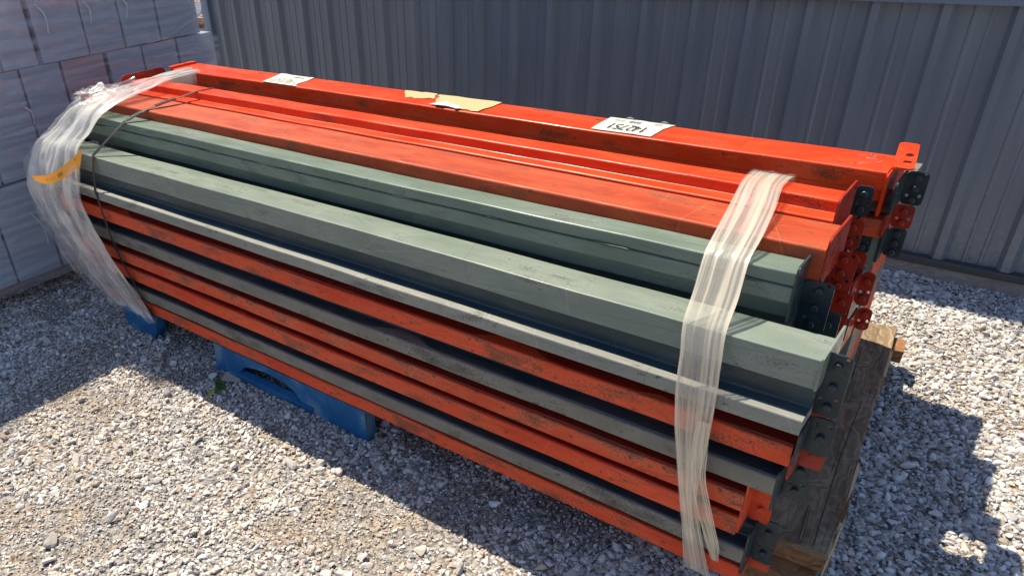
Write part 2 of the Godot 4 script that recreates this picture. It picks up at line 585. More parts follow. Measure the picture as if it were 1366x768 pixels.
func end_plate(beam: Node3D, mat: Material, xe: float, side: int, z0: float, z1: float, y0: float, y1: float, r := 0.012, hole := false) -> void:
	var b := MB.new()
	var holes := []
	if hole: holes = [ring2(Vector2(z1 - 0.022, (y0 + y1) / 2 - 0.004), 0.007, 0.008, 12)]
	plate(b, rrect(z0, y0, z1, y1, r, 5), holes, 0.004, Vector3(xe + (0.004 if side > 0 else 0.0), 0, 0), Vector3(0, 0, 1), Vector3(0, 1, 0), 3.0)
	put("end_plate", b.mesh(), mat, beam)

func connector(beam: Node3D, mat: Material, xe: float, side: int, z0: float, z1: float, y0: float, y1: float, mode: String, studs: int, width := 0.040, special := false, flap_top := 0.0) -> void:
	var b := MB.new()
	var th := 0.004
	# the end plate, square to the beam
	var outline := rrect(z0, y0, z1, y1 - (0.0075 if special else 0.0), 0.009)
	plate(b, outline, [], th, Vector3(xe if side > 0 else xe - th, 0, 0), Vector3(0, 0, 1), Vector3(0, 1, 0), 3.0) if side < 0 else plate(b, outline, [], th, Vector3(xe + th, 0, 0), Vector3(0, 0, 1), Vector3(0, 1, 0), 3.0)
	var xs := xe + side * (th + 0.0002)
	var lo := y0 if mode == "rear" else z0
	var hi := y1 if mode == "rear" else z1
	if flap_top > 0.0: hi = flap_top
	var holes := []
	var pitch := (hi - lo) / studs
	var spots := []
	for k in studs:
		var c := lo + pitch * (k + 0.5)
		spots.append(c)
		if k % 2 == 0:
			holes.append(ring2(Vector2(width * 0.80, c + pitch * 0.36), 0.0036, 0.0042, 8))
		if k == 0:
			holes.append(ring2(Vector2(width * 0.24, c + pitch * 0.30), 0.0036, 0.0042, 8))
	if special:
		holes = [ring2(Vector2(width * 0.30, lo + (hi - lo) * 0.42), 0.0085, 0.013, 14), rrect(width * 0.22, lo + (hi - lo) * 0.62, width * 0.60, lo + (hi - lo) * 0.69, 0.002, 2)]
	var fl := PackedVector2Array([Vector2(0, lo), Vector2(width, lo), Vector2(width, hi), Vector2(0, hi)])
	if special: fl = PackedVector2Array([Vector2(-0.024, lo), Vector2(width - 0.024, lo), Vector2(width - 0.002, lo + (hi - lo) * 0.86), Vector2(-0.003, lo + (hi - lo) * 0.86)])
	var o2 := rounded(fl, 0.012 if special else 0.009, 4)
	var face: PackedVector2Array = o2[0]
	var up := Vector3.UP
	var out := Vector3(side, 0, 0)
	if mode == "rear":
		var nrm := out.cross(up)
		plate(b, face, holes, th, Vector3(xs, 0, z0 + (0.0 if nrm.z > 0 else th)), out, up, 3.0)
	else:
		var at := y1 - th if mode == "up" else y0
		var nrm := out.cross(Vector3(0, 0, 1))
		plate(b, face, holes, th, Vector3(xs, at + (0.0 if nrm.y > 0 else th), 0), out, Vector3(0, 0, 1), 3.0)
	var o := put("connector", b.mesh(), mat, beam)
	if special: return
	for c in spots:
		var s := put("stud", stud_mesh, mat, o)
		if mode == "rear":
			s.transform = Transform3D(Basis(Vector3.RIGHT, PI / 2), Vector3(xs + side * width * 0.52, c, z0 + th))
		elif mode == "up":
			s.transform = Transform3D(Basis(Vector3.RIGHT, PI), Vector3(xs + side * width * 0.52, y1 - th, c))
		else:
			s.transform = Transform3D(Basis(), Vector3(xs + side * width * 0.52, y0 + th, c))

# upright step beam, its step towards the camera: a low front face, a ledge, a set-back wall
func step_beam(label: String, group: String, mat: Material, cmat: Material, zf: float, yb: float, hf: float, h: float, xl: float, xr: float, cy0: float, cy1: float, studs := 2, w := 0.066, ledge := 0.043) -> Node3D:
	var lip := 0.019 if mat == M.sage_dusty else 0.0065  # wider lip left pale where sun reaches the ledge, the rest painted dark
	var imat: Material = M.teal_recess_shade if mat == M.grey_grimy or mat == M.sage_dusty else M.red_recess_shade
	var at := Vector3(0, yb, 0)
	var o := thing("rack_beam", label, "rack beam", at, group)
	put("outer_section", sweep(PackedVector2Array([Vector2(zf - w, 0), Vector2(zf, 0), Vector2(zf, hf), Vector2(zf - w, hf)]), xl, xr, 0.0045, 24, 0.0, true, rng.randf()), mat, o)
	# nested inner section: its darker paint also carries the shade of the recess
	put("shade_toned_inner", sweep(PackedVector2Array([Vector2(zf - w + 0.001, hf - 0.004), Vector2(zf - lip, hf - 0.004), Vector2(zf - lip, hf + 0.0014), Vector2(zf - ledge, hf + 0.0022), Vector2(zf - ledge, h), Vector2(zf - w + 0.001, h)]), xl, xr, 0.0045, 24, 0.0, true, rng.randf()), imat, o)
	connector(o, cmat, xr, 1, zf - w - 0.003, zf - 0.004, cy0 - yb, cy1 - yb, "rear", studs)
	connector(o, cmat, xl, -1, zf - w - 0.003, zf - 0.004, cy0 - yb, cy1 - yb, "rear", studs)
	return o

# any outline, given in world (z, y)
func outline_beam(label: String, group: String, mat: Material, cmat: Material, poly: PackedVector2Array, xl: float, xr: float, con: Array, r := 0.005) -> Node3D:
	var yb := 1e9
	for p in poly: yb = minf(yb, p.y)
	var o := thing("rack_beam", label, "rack beam", Vector3(0, yb, 0), group)
	var local := PackedVector2Array()
	for p in poly: local.append(p - Vector2(0, yb))
	put("section", sweep(local, xl, xr, r, 24, rng.randf_range(-0.001, 0.001), true, rng.randf()), mat, o)
	for c in con:
		if c[5] == "plate":
			end_plate(o, cmat, xr if c[0] > 0 else xl, c[0], c[1], c[2], c[3] - yb, c[4] - yb, c[6], c[7])
			continue
		# [side, z0, z1, y0, y1, mode, studs, width, special]
		connector(o, cmat, xr if c[0] > 0 else xl, c[0], c[1], c[2], c[3] - yb, c[4] - yb, c[5], c[6], c[7] if c.size() > 7 else 0.040, c[8] if c.size() > 8 else false, c[9] - yb if c.size() > 9 else 0.0)
	return o

func box_poly(z0: float, z1: float, y0: float, y1: float) -> PackedVector2Array:
	return PackedVector2Array([Vector2(z0, y0), Vector2(z1, y0), Vector2(z1, y1), Vector2(z0, y1)])

# ------------------------------------------------------------------ ground and gravel
func rock(s: int, sub: bool) -> ArrayMesh:
	var r := RandomNumberGenerator.new()
	r.seed = s
	var ph := (1.0 + sqrt(5.0)) / 2.0
	var vs := [Vector3(-1, ph, 0), Vector3(1, ph, 0), Vector3(-1, -ph, 0), Vector3(1, -ph, 0), Vector3(0, -1, ph), Vector3(0, 1, ph), Vector3(0, -1, -ph), Vector3(0, 1, -ph), Vector3(ph, 0, -1), Vector3(ph, 0, 1), Vector3(-ph, 0, -1), Vector3(-ph, 0, 1)]
	var fs := [[0, 11, 5], [0, 5, 1], [0, 1, 7], [0, 7, 10], [0, 10, 11], [1, 5, 9], [5, 11, 4], [11, 10, 2], [10, 7, 6], [7, 1, 8], [3, 9, 4], [3, 4, 2], [3, 2, 6], [3, 6, 8], [3, 8, 9], [4, 9, 5], [2, 4, 11], [6, 2, 10], [8, 6, 7], [9, 8, 1]]
	var planes := []
	for k in 9:                                        # broken faces: cut the lump by a few planes
		planes.append([Vector3(r.randfn(), r.randfn(), r.randfn()).normalized(), r.randf_range(0.36, 0.74)])
	if sub:
		var mid := {}
		var nf := []
		for f in fs:
			var m := []
			for e in 3:
				var a: int = f[e]
				var b: int = f[(e + 1) % 3]
				var key := Vector2i(mini(a, b), maxi(a, b))
				if not mid.has(key):
					vs.append((vs[a] + vs[b]) / 2.0)
					mid[key] = vs.size() - 1
				m.append(mid[key])
			nf.append_array([[f[0], m[0], m[2]], [f[1], m[1], m[0]], [f[2], m[2], m[1]], [m[0], m[1], m[2]]])
		fs = nf
	var pts := []
	for p in vs:
		var d: Vector3 = p.normalized()
		var l := r.randf_range(0.9, 1.08)
		for q in planes:
			var c: float = d.dot(q[0])
			if c * l > q[1]: l = q[1] / c
		pts.append(d * l * Vector3(1.32, 0.66, 0.95))
	var b := MB.new()
	for f in fs:
		var c: Vector3 = pts[f[0]] + pts[f[1]] + pts[f[2]]
		b.flat(pts[f[0]], pts[f[1]], pts[f[2]], c)
	return b.mesh()

func gravel() -> void:
	var g := Node3D.new()
	g.name = "gravel"
	add_child(g)
	tag(g, "crushed pale grey and tan limestone gravel covering the yard", "gravel", "", "stuff")
	var r := RandomNumberGenerator.new()
	r.seed = 404
	var patch := noise(7, 0.9, 3)
	var patch2 := noise(8, 2.6, 2)
	var tr := []
	var co := []
	for k in 8:
		tr.append([]); co.append([])
	# [x0, x1, z0, z1, stones per square metre, smallest, largest]
	var fields := [
		[-3.5, -0.1, -1.48, -0.22, 15000, 0.0040, 0.0112],
		[-0.55, 1.3, -3.45, -0.85, 13500, 0.0052, 0.0138],
		[-4.4, -0.55, -3.4, -1.48, 1300, 0.007, 0.015],
		[-4.6, 2.2, -0.25, 0.9, 900, 0.007, 0.015],
		[-12.0, -4.4, -9.0, -3.4, 160, 0.012, 0.035],
	]
	for f in fields:
		var many := int((f[1] - f[0]) * (f[3] - f[2]) * f[4])
		for i in many:
			var x := r.randf_range(f[0], f[1])
			var z := r.randf_range(f[2], f[3])
			var pa := patch.get_noise_2d(x, z)
			var pb := patch2.get_noise_2d(x, z)
			var u := r.randf()
			var size: float = lerpf(f[5], f[6], u * u * u * 0.75 + u * 0.25)
			if pb + pa * 0.6 > 0.16:                         # finer, dusty places
				if x < -0.5 and r.randf() < 0.35: continue
				size *= 0.62 if x < -0.5 else 0.8
			if r.randf() < 0.006: size = r.randf_range(0.014, 0.020)
			var bs := Basis.from_euler(Vector3(r.randfn() * 0.42, r.randf() * TAU, r.randfn() * 0.42)).scaled(Vector3.ONE)
			bs = bs * Basis.from_scale(Vector3(r.randf_range(0.75, 1.35), r.randf_range(0.75, 1.25), r.randf_range(0.75, 1.25)) * size)
			var y := size * r.randf_range(-0.05, 0.62) + 0.003 * pb
			var k := r.randi() % 8
			var v := r.randf_range(0.30, 0.60)
			var warm := clampf(0.5 - x * 0.45, 0.0, 1.0)     # the yard side is dustier
			var c := Color(v, v * lerpf(0.975, 0.94, warm), v * lerpf(0.94, 0.84, warm))
			var q := r.randf()
			if q < 0.05 + 0.12 * warm + pa * 0.3: c = Color(v * 1.02, v * 0.86, v * 0.68)
			elif q < 0.08 + 0.14 * warm + pa * 0.3: c = Color(v * 0.98, v * 0.76, v * 0.62)
			elif q > 0.94: c = Color(v * 0.58, v * 0.58, v * 0.57)
			elif q > 0.82: c = Color(0.64, 0.63, 0.60)
			tr[k].append(Transform3D(bs, Vector3(x, y, z)))
			co[k].append(c)
	for k in 8:
		var mm := MultiMesh.new()
		mm.transform_format = MultiMesh.TRANSFORM_3D
		mm.use_colors = true
		mm.mesh = rock(900 + k, k < 6)
		mm.instance_count = tr[k].size()
		for i in tr[k].size():
			mm.set_instance_transform(i, tr[k][i])
			mm.set_instance_color(i, co[k][i])
		var o := MultiMeshInstance3D.new()
		o.multimesh = mm
		o.material_override = M.stone
		o.name = "stones" if k == 0 else "stones_%03d" % k
		g.add_child(o)
		o.set_meta("kind", "stuff")

func ground() -> void:
	var b := MB.new()
	var s := 90.0
	b.quad(Vector3(-s, 0, -s), Vector3(s, 0, -s), Vector3(s, 0, s), Vector3(-s, 0, s), Vector3.UP, Vector3.UP, Vector3.UP, Vector3.UP, Vector2(0, 0), Vector2(1, 0), Vector2(1, 1), Vector2(0, 1))
	tag(put("ground", b.mesh(), M.ground), "dusty tan and grey yard ground under the gravel", "ground", "", "structure")

# ------------------------------------------------------------------ ribbed metal wall
func metal_wall() -> void:
	var o := thing("metal_wall", "dark slate blue ribbed steel wall behind the stacked beams", "wall", Vector3(0, 0, -3.355))
	o.rotation.y = -0.011
	var ribs := [-4.119, -3.967, -3.766, -3.546, -3.329, -3.123, -2.907, -2.693, -2.475, -2.257, -2.06, -1.857, -1.65, -1.414, -1.189, -0.972, -0.748, -0.534, -0.318, -0.099, 0.109]
	for i in ribs.size(): ribs[i] -= 0.285
	while ribs[ribs.size() - 1] < 2.9: ribs.append(ribs[ribs.size() - 1] + 0.2145)
	var top := 2.15
	var bot := 0.078
	var wav := noise(66, 1.0, 2)
	var i := 0
	while i < ribs.size() - 1:
		var last := mini(i + 4, ribs.size() - 1)
		var prof := PackedVector2Array()               # (x, height)
		for j in range(i, last + 1):
			var x: float = ribs[j]
			var pre: float = x - 0.030
			if j == i:
				if i == 0: prof.append(Vector2(-4.53, 0.0))
				else: prof.append(Vector2(x - 0.012, 0.0285))
				if i == 0: prof.append(Vector2(pre, 0))
			else:
				prof.append(Vector2(pre, 0.0))
			if j > i or i == 0:
				prof.append(Vector2(x - 0.013, 0.027))
			prof.append(Vector2(x + 0.013, 0.027 if j != i or i == 0 else 0.0285))
			if j < last:
				prof.append(Vector2(x + 0.030, 0.0))
				var nx: float = ribs[j + 1] - 0.03
				for q in [0.33, 0.67]:
					var c: float = lerpf(x + 0.03, nx, q)
					prof.append(Vector2(c - 0.009, 0.0)); prof.append(Vector2(c - 0.004, 0.0036)); prof.append(Vector2(c + 0.004, 0.0036)); prof.append(Vector2(c + 0.009, 0.0))
		var b := MB.new()
		var rows := 14
		for k in prof.size() - 1:
			var p := prof[k]
			var q := prof[k + 1]
			for rj in rows:
				var ya := lerpf(bot, top, float(rj) / rows)
				var yb := lerpf(bot, top, float(rj + 1) / rows)
				var g := func(pt: Vector2, yy: float) -> Vector3:
					return Vector3(pt.x, yy, pt.y + 0.0036 * wav.get_noise_2d(pt.x * 4.0, yy * 1.6))
				var A: Vector3 = g.call(p, ya)
				var B: Vector3 = g.call(q, ya)
				var C: Vector3 = g.call(q, yb)
				var D: Vector3 = g.call(p, yb)
				b.flat(A, B, C, Vector3(0, 0, 1), Vector2(p.x, ya), Vector2(q.x, ya), Vector2(q.x, yb))
				b.flat(A, C, D, Vector3(0, 0, 1), Vector2(p.x, ya), Vector2(q.x, yb), Vector2(p.x, yb))
		put("wall_panel", b.mesh(), M.wall, o)
		i = last
	var core := put("core", bar(Vector3(7.5, top - 0.1, 0.06), 0.002), M.carton_gap, o)
	core.position = Vector3(-0.78, 0.1 + (top - 0.1) / 2, -0.036)
	var tr := put("trim_strip", bar(Vector3(7.6, 0.13, 0.012), 0.003), M.wall_trim, o)
	tr.position = Vector3(-0.74, 0.972 + 0.065, 0.041)
	var cap := put("top_cap", bar(Vector3(7.6, 0.09, 0.13), 0.006), M.wall_trim, o)
	cap.position = Vector3(-0.74, top + 0.03, -0.01)
	var co := put("corner_trim", bar(Vector3(0.07, top - 0.08, 0.1), 0.004), M.wall_trim, o)
	co.position = Vector3(-4.545, top / 2 + 0.04, -0.02)
	var lip := put("base_channel", bar(Vector3(7.6, 0.028, 0.06), 0.004), M.steel_dark, o)
	lip.position = Vector3(-0.74, 0.070, 0.010)
	var sill := put("sill_board", bar(Vector3(7.6, 0.075, 0.05), 0.006, 0.0), M.sill, o)
	sill.position = Vector3(-0.74, 0.018, 0.004)
	for k in ribs.size():                              # screw heads along the foot of the sheets
		if ribs[k] > -1.0 and ribs[k] < 1.4:
			var sc := put("screw", stud_mesh, M.steel_dark, o)
			sc.transform = Transform3D(Basis(Vector3.RIGHT, PI / 2).scaled(Vector3.ONE * 0.42), Vector3(ribs[k] + 0.1, 0.102, 0.0))

# ------------------------------------------------------------------ wrapped cartons at the left
func carton(label: String, y0: float, y1: float, z0: float, z1: float, mat: Material, group: String, arc: Array = []) -> void:
	var dx := rng.randf_range(-0.006, 0.006)
	var o := thing("carton", label, "carton", Vector3(-3.30, y0, (z0 + z1) / 2), group)
	var bx := put("box", bar(Vector3(y1 - y0, 0.40, z1 - z0), 0.006), mat, o)
	bx.transform = Transform3D(Basis(Vector3(0, 1, 0), Vector3(-1, 0, 0), Vector3(0, 0, 1)), Vector3(dx, (y1 - y0) / 2, 0))
	if arc.size() == 4:                                # [y, z of the upper end, y, z of the lower end]
		var a := Vector3(0.203 + dx, arc[0] - y0, arc[1] - (z0 + z1) / 2)
		var c := Vector3(0.203 + dx, arc[2] - y0, arc[3] - (z0 + z1) / 2)
		var m := (a + c) / 2 + Vector3(0.010, 0.012, -0.010)
		put("handle", tube(spline([a, m, c], 8), 0.0034), M.filmcord, o)

func carton_stack() -> void:
	var grp := "cartons in the film-wrapped stack"
	var nth := ["first", "second", "third", "fourth", "fifth", "sixth", "seventh", "eighth"]
	var rows := [
		[0.100, 0.484, [-0.70, -0.93, -1.13, -1.327, -1.52, -1.72, -1.92, -2.10, -2.30], "bottom"],
		[0.494, 0.887, [-0.70, -0.96, -1.20, -1.395, -1.565, -1.77, -1.94, -2.12, -2.312], "middle"],
		[0.892, 1.285, [-0.70, -0.94, -1.15, -1.336, -1.495, -1.70, -1.87, -2.05, -2.262], "upper"],
		[1.292, 1.515, [-0.70, -0.95, -1.15, -1.34, -1.50, -1.70, -1.87, -2.05, -2.262], "topmost"],
	]
	var arcs := {"2-4": [1.10, -1.525, 0.995, -1.548], "2-5": [1.085, -1.722, 1.0, -1.735], "2-6": [1.075, -1.895, 0.998, -1.90], "1-2": [0.758, -1.368, 0.684, -1.392], "0-2": [0.36, -1.262, 0.213, -1.295]}
	for ri in rows.size():
		var row = rows[ri]
		var e: Array = row[2]
		for k in e.size() - 1:
			var gap := 0.004
			var g0 := 0.016 if (ri == 2 and k == 3) or (ri == 1 and k == 4) else gap
			var red := ri == 1 and k == 4  # this one is tinted with a painted reflection of the orange beams
			var lab := "%sblue-grey carton, %s from the front in the %s row of the wrapped stack" % ["reddish reflection painted on " if red else "", nth[k], row[3]]
			carton(lab, row[0], row[1], e[k + 1] + g0, e[k] - gap, M.carton_red_reflection if red else M.carton, grp, arcs.get("%d-%d" % [ri, k], []))
	# thin film round the whole stack
	var nz := noise(81, 1.0, 3)
	var f := func(u: float, v: float) -> Vector3:
		var z := lerpf(-2.325, -0.68, u)
		var y := lerpf(0.07, 1.525, v)
		if y > 0.88: z = maxf(z, -2.285)
		return Vector3(-3.078 + 0.007 * nz.get_noise_2d(z * 2.2, y * 15.0) + 0.004 * nz.get_noise_2d(z * 9.0, y * 50.0), y, z)
	tag(put("carton_film", sheet(70, 110, f), M.wrapfilm), "clear stretch film wound over the blue-grey cartons", "stretch film")
	var f2 := func(u: float, v: float) -> Vector3:
		var p: Vector3 = f.call(u, v)
		return p + Vector3(0.012 + 0.006 * nz.get_noise_2d(p.z * 3.0 + 20.0, p.y * 24.0) + 0.004 * nz.get_noise_2d(p.z * 14.0, p.y * 9.0 + 5.0), 0, 0)
	tag(put("carton_film", sheet(90, 140, f2), M.film_clear), "glossy outer turn of clear film over the blue-grey cartons", "stretch film")
	var tail := spline([Vector3(-3.068, 1.03, -2.20), Vector3(-3.062, 0.97, -2.225), Vector3(-3.066, 0.945, -2.17), Vector3(-3.068, 0.918, -2.10), Vector3(-3.068, 0.90, -2.02), Vector3(-3.07, 0.897, -1.95)], 8)
	tag(put("film_tail", tube(tail, 0.0013), M.filmcord), "thin pale twisted tail of film hanging across the upper cartons", "film tail")
	var p := thing("carton_pallet", "dark wooden pallet in the shade under the wrapped cartons", "pallet", Vector3(-3.42, 0, -1.5))
	for k in 3:
		var r := put("runner", bar(Vector3(1.58, 0.062, 0.045), 0.004), M.wood_brown, p)
		r.transform = Transform3D(Basis(Vector3.UP, PI / 2), Vector3(0.16 - 0.21 * k, 0.034, 0))
	for k in 8:
		var d := put("deck_board", bar(Vector3(0.5, 0.018, 0.10), 0.003), M.wood_brown, p)
		d.position = Vector3(-0.03, 0.0755, 0.72 - 0.206 * k)

func far_scrap() -> void:
	var o := thing("scrap_heap", "heap of dark scrap steel bars in the gap beyond the cartons", "scrap heap", Vector3(-6.6, 0, -4.88))
	var r := RandomNumberGenerator.new()
	r.seed = 9
	for k in 18:
		var m: Material = [M.steel_dark, M.wood_brown, M.filmcord, M.steel_dark][k % 4]
		var b := put("bar" if m != M.wood_brown else "plank", bar(Vector3(r.randf_range(0.35, 0.9), r.randf_range(0.03, 0.10), r.randf_range(0.03, 0.12)), 0.004), m, o)
		b.transform = Transform3D(Basis.from_euler(Vector3(r.randf() * 3.0, r.randf() * 3.0, r.randf_range(-0.7, 0.9))), Vector3(r.randf_range(-0.3, 0.3), r.randf_range(0.12, 0.8), r.randf_range(-0.35, 0.35)))

# ------------------------------------------------------------------ pallets under the beams
func blue_pallet() -> void:
	var o := thing("blue_pallet", "blue painted wooden pallet with worn notched stringers under the beams", "pallet", Vector3(-1.95, 0, -1.27))
	for k in 3:
		var zc := -0.02 - 0.48 * k
		var b := MB.new()
		# a stringer: three feet with two curved notches between them
		var poly := PackedVector2Array([Vector2(-0.055, 0.0), Vector2(0.035, 0.0)])
		for q in 9:
			var t := q / 8.0
			var a: float = lerpf(0.035, 0.425, t)
			poly.append(Vector2(a + 0.03 * cos(t * PI), 0.022 + 0.063 * pow(sin(t * PI), 0.35)))
		poly.append_array([Vector2(0.425, 0.0), Vector2(0.66, 0.0), Vector2(0.66, 0.112), Vector2(-0.04, 0.112)])
		var foot := MB.new()
		plate(foot, PackedVector2Array([Vector2(-0.60, 0.0), Vector2(-0.425, 0.0), Vector2(-0.40, 0.045), Vector2(-0.395, 0.112), Vector2(-0.62, 0.112)]), [], 0.042, Vector3(0, 0, zc - 0.021), Vector3.RIGHT, Vector3.UP, 1.4)
		put("foot_block", foot.mesh(), M.blue, o)
		plate(b, poly, [], 0.042, Vector3(0, 0, zc - 0.021), Vector3.RIGHT, Vector3.UP, 1.4)
		put("stringer", b.mesh(), M.blue, o)
	for k in 8:
		var d := put("deck_board", bar(Vector3(1.05, 0.016, 0.105), 0.003, 0.004), M.blue, o)
		d.transform = Transform3D(Basis(Vector3.UP, PI / 2), Vector3(-0.605 + 0.1725 * k, 0.1205, -0.552))
	for k in 3:
		var d := put("bottom_board", bar(Vector3(1.05, 0.014, 0.09), 0.003, 0.004), M.blue, o)
		d.transform = Transform3D(Basis(Vector3.UP, PI / 2), Vector3([-0.54, 0.0, 0.54][k], 0.0075, -0.545))
	var s := put("loose_board", bar(Vector3(0.40, 0.026, 0.03), 0.003, 0.006), M.blue, o)
	s.transform = Transform3D(Basis.from_euler(Vector3(0.25, 0.01, 0.0)), Vector3(0.235, 0.024, -0.006))
	var chip := put("broken_chip", bar(Vector3(0.075, 0.006, 0.045), 0.002, 0.02), M.card, o)
	chip.transform = Transform3D(Basis.from_euler(Vector3(0.2, 0.5, 0.05)), Vector3(0.05, 0.012, 0.012))

func wood_pallet() -> void:
	var o := thing("wood_pallet", "weathered bare wood pallet with split planks under the beam ends", "pallet", Vector3(-0.083, 0, -1.446))
	o.rotation.y = 0.0807
	for k in 4:
		var w := 0.135 if k == 0 else 0.10
		var d := put("plank", bar(Vector3(1.14, 0.018, w), 0.003, 0.012, 10), M.wood_grey, o)
		d.transform = Transform3D(Basis(Vector3.UP, PI / 2), Vector3(-w / 2 - (0.04 if k > 0 else 0.0) - 0.158 * k, 0.121, -0.57))
	# long checks in the end plank: thin wedges of shadow cut as separate dark strips sunk between raised laths
	for q in [[-0.036, 0.36, 0.19, 0.012], [-0.0345, 0.30, 0.51, -0.022], [-0.066, 0.13, 0.075, 0.03], [-0.074, 0.20, 0.86, 0.015], [-0.020, 0.10, 0.95, -0.02]]:
		var c := put("crack", bar(Vector3(q[1], 0.004, 0.0022), 0.0004), M.carton_gap, o)
		c.transform = Transform3D(Basis.from_euler(Vector3(0, PI / 2 + q[3], 0)), Vector3(q[0], 0.1287, -q[2]))
	for k in 3:
		var zc: float = [-0.045, -0.57, -1.075][k]
		var r := put("runner", bar(Vector3(0.50, 0.045, 0.085), 0.005, 0.01, 8), M.wood_brown, o)
		r.position = Vector3(-0.25 + (0.032 if k == 2 else -0.004), 0.0885, zc)
	for k in 3:
		var zc: float = [0.0, -0.57, -1.10][k]
		var r := put("block_timber", bar(Vector3(0.48, 0.058, 0.09), 0.007, 0.02, 10), M.wood_brown, o)
		r.transform = Transform3D(Basis(Vector3.UP, -0.02), Vector3(-0.25, 0.036, zc))
	for q in [[0.002, 0.122, -0.10, 0.10, 0.3], [0.003, 0.119, -0.23, 0.16, 0.05], [0.002, 0.121, -0.86, 0.20, 0.02], [0.001, 0.11, -0.03, 0.05, 0.4]]:
		var s := put("splinter", bar(Vector3(q[3], 0.012, 0.008), 0.001, 0.2, 3), M.splinter, o)
		s.transform = Transform3D(Basis.from_euler(Vector3(0.3, PI / 2 + q[4] * 0.2, q[4])), Vector3(q[0], q[1], q[2]))

# ------------------------------------------------------------------ the stack of beams
func beams() -> void:
	var fg := "step beams stacked along the front face"
	# bottom to top along the front
	step_beam("lowest orange beam along the front, resting on the blue pallet", fg, M.orange_worn, M.orange_grimy, -1.25, 0.132, 0.043, 0.057, -2.64, -0.215, 0.128, 0.185, 1)
	step_beam("grimy grey beam second from the bottom, just above the lowest orange one", fg, M.grey_grimy, M.teal_dark, -1.24, 0.1915, 0.039, 0.074, -2.65, -0.213, 0.16, 0.275, 2)
	step_beam("orange beam third from the bottom with short end flap low at the front", fg, M.orange_worn, M.orange_worn, -1.23, 0.268, 0.047, 0.072, -2.655, -0.236, 0.272, 0.342, 1)
	step_beam("scuffed orange beam fourth from the bottom, between two orange-edged gaps", fg, M.orange_grimy, M.orange_worn, -1.22, 0.3425, 0.041, 0.070, -2.655, -0.232, 0.340, 0.42, 1)
	step_beam("grimy grey beam at mid height of the front, sandwiched between orange beams", fg, M.grey_grimy, M.teal_dark, -1.21, 0.415, 0.041, 0.079, -2.66, -0.186, 0.373, 0.470, 2)
	step_beam("bright orange beam sixth from the bottom, right under the sunlit grey ledge", fg, M.orange_worn, M.red_dark, -1.203, 0.4965, 0.045, 0.083, -2.67, -0.172, 0.462, 0.525, 1)
	step_beam("grey beam with a sunlit white ledge below the big sage beam", fg, M.sage_dusty, M.teal_dark, -1.178, 0.583, 0.033, 0.078, -2.675, -0.166, 0.513, 0.590, 1)
	# second sunk connector plate of that layer, and the top row
	outline_beam("big sage green beam lying flat at the top front edge", "", M.sage, M.sage, box_poly(-1.293, -1.205, 0.664, 0.7215), -2.69, -0.166,
		[[1, -1.335, -1.200, 0.6615, 0.728, "plate", 0.006, false], [-1, -1.335, -1.200, 0.6615, 0.728, "plate", 0.006, false]], 0.003)
	outline_beam("dark sage connector beam wedged behind the ledge beam with three rivets showing", "", M.sage, M.teal_dark, box_poly(-1.315, -1.252, 0.585, 0.655), -2.66, -0.172,
		[[1, -1.250, -1.234, 0.594, 0.716, "rear", 3, 0.042]], 0.004)
	# sage beam on its edge with a long seam: two C sections, one nested in the other
	var seamed := outline_beam("sage green beam with a long welded seam, standing behind the big flat one", "", M.green, M.teal_dark,
		PackedVector2Array([Vector2(-1.366, 0.712), Vector2(-1.328, 0.712), Vector2(-1.328, 0.753), Vector2(-1.3015, 0.753), Vector2(-1.3015, 0.7845), Vector2(-1.3075, 0.7850), Vector2(-1.3075, 0.7880), Vector2(-1.3000, 0.7885), Vector2(-1.300, 0.8135), Vector2(-1.366, 0.8135)]), -2.60, -0.252,
		[[1, -1.370, -1.297, 0.680, 0.826, "rear", 3, 0.048, false, 0.779], [-1, -1.370, -1.297, 0.700, 0.83, "rear", 3, 0.07]], 0.004)
	for k in 9:
		var wt := put("weld_tack", bar(Vector3(0.016, 0.006, 0.006), 0.0025, 0.1), M.green, seamed)
		wt.position = Vector3(-2.35 + 0.25 * k, 0.7865 - 0.712, -1.3012)
	outline_beam("broad brick red beam lying flat between the sage seam beam and stepped red beam", "", M.brick_red, M.red_dark, box_poly(-1.4945, -1.368, 0.777, 0.8405), -2.62, -0.229,
		[[1, -1.515, -1.3735, 0.770, 0.856, "plate", 0.010, false], [-1, -1.52, -1.362, 0.770, 0.853, "plate", 0.01, false]], 0.006)
	outline_beam("bright red orange step beam lying flat in front of the labelled beam", "", M.orange, M.red_dark,
		PackedVector2Array([Vector2(-1.605, 0.803), Vector2(-1.503, 0.803), Vector2(-1.503, 0.8425), Vector2(-1.541, 0.8425), Vector2(-1.541, 0.8665), Vector2(-1.605, 0.8665)]), -2.585, -0.252,
		[[1, -1.625, -1.497, 0.795, 0.884, "plate", 0.010, false], [-1, -1.695, -1.508, 0.800, 0.889, "plate", 0.022, true]], 0.005)
	# the labelled beam on top at the back
	var top := outline_beam("topmost orange beam at the back carrying paper labels and scribbled marks", "", M.orange_stained, M.orange,
		PackedVector2Array([Vector2(-1.842, 0.812), Vector2(-1.724, 0.812), Vector2(-1.724, 0.8345), Vector2(-1.7205, 0.8375), Vector2(-1.7205, 0.8755), Vector2(-1.842, 0.8755)]), -2.575, -0.217,
		[[1, -1.930, -1.716, 0.783, 0.8805, "up", 2, 0.038, true], [-1, -1.835, -1.718, 0.806, 0.8815, "up", 2, 0.026]], 0.0045)
	labels(top)
	# beams below, whose ends show at the right
	var rg := "inner beams of the stack showing only their ends"
	outline_beam("brown red inner beam end with three rivets below the brick red beam", rg, M.brick_red, M.red_dark, box_poly(-1.492, -1.43, 0.70, 0.772), -2.6, -0.242, [[1, -1.494, -1.425, 0.712, 0.79, "rear", 3, 0.044]])
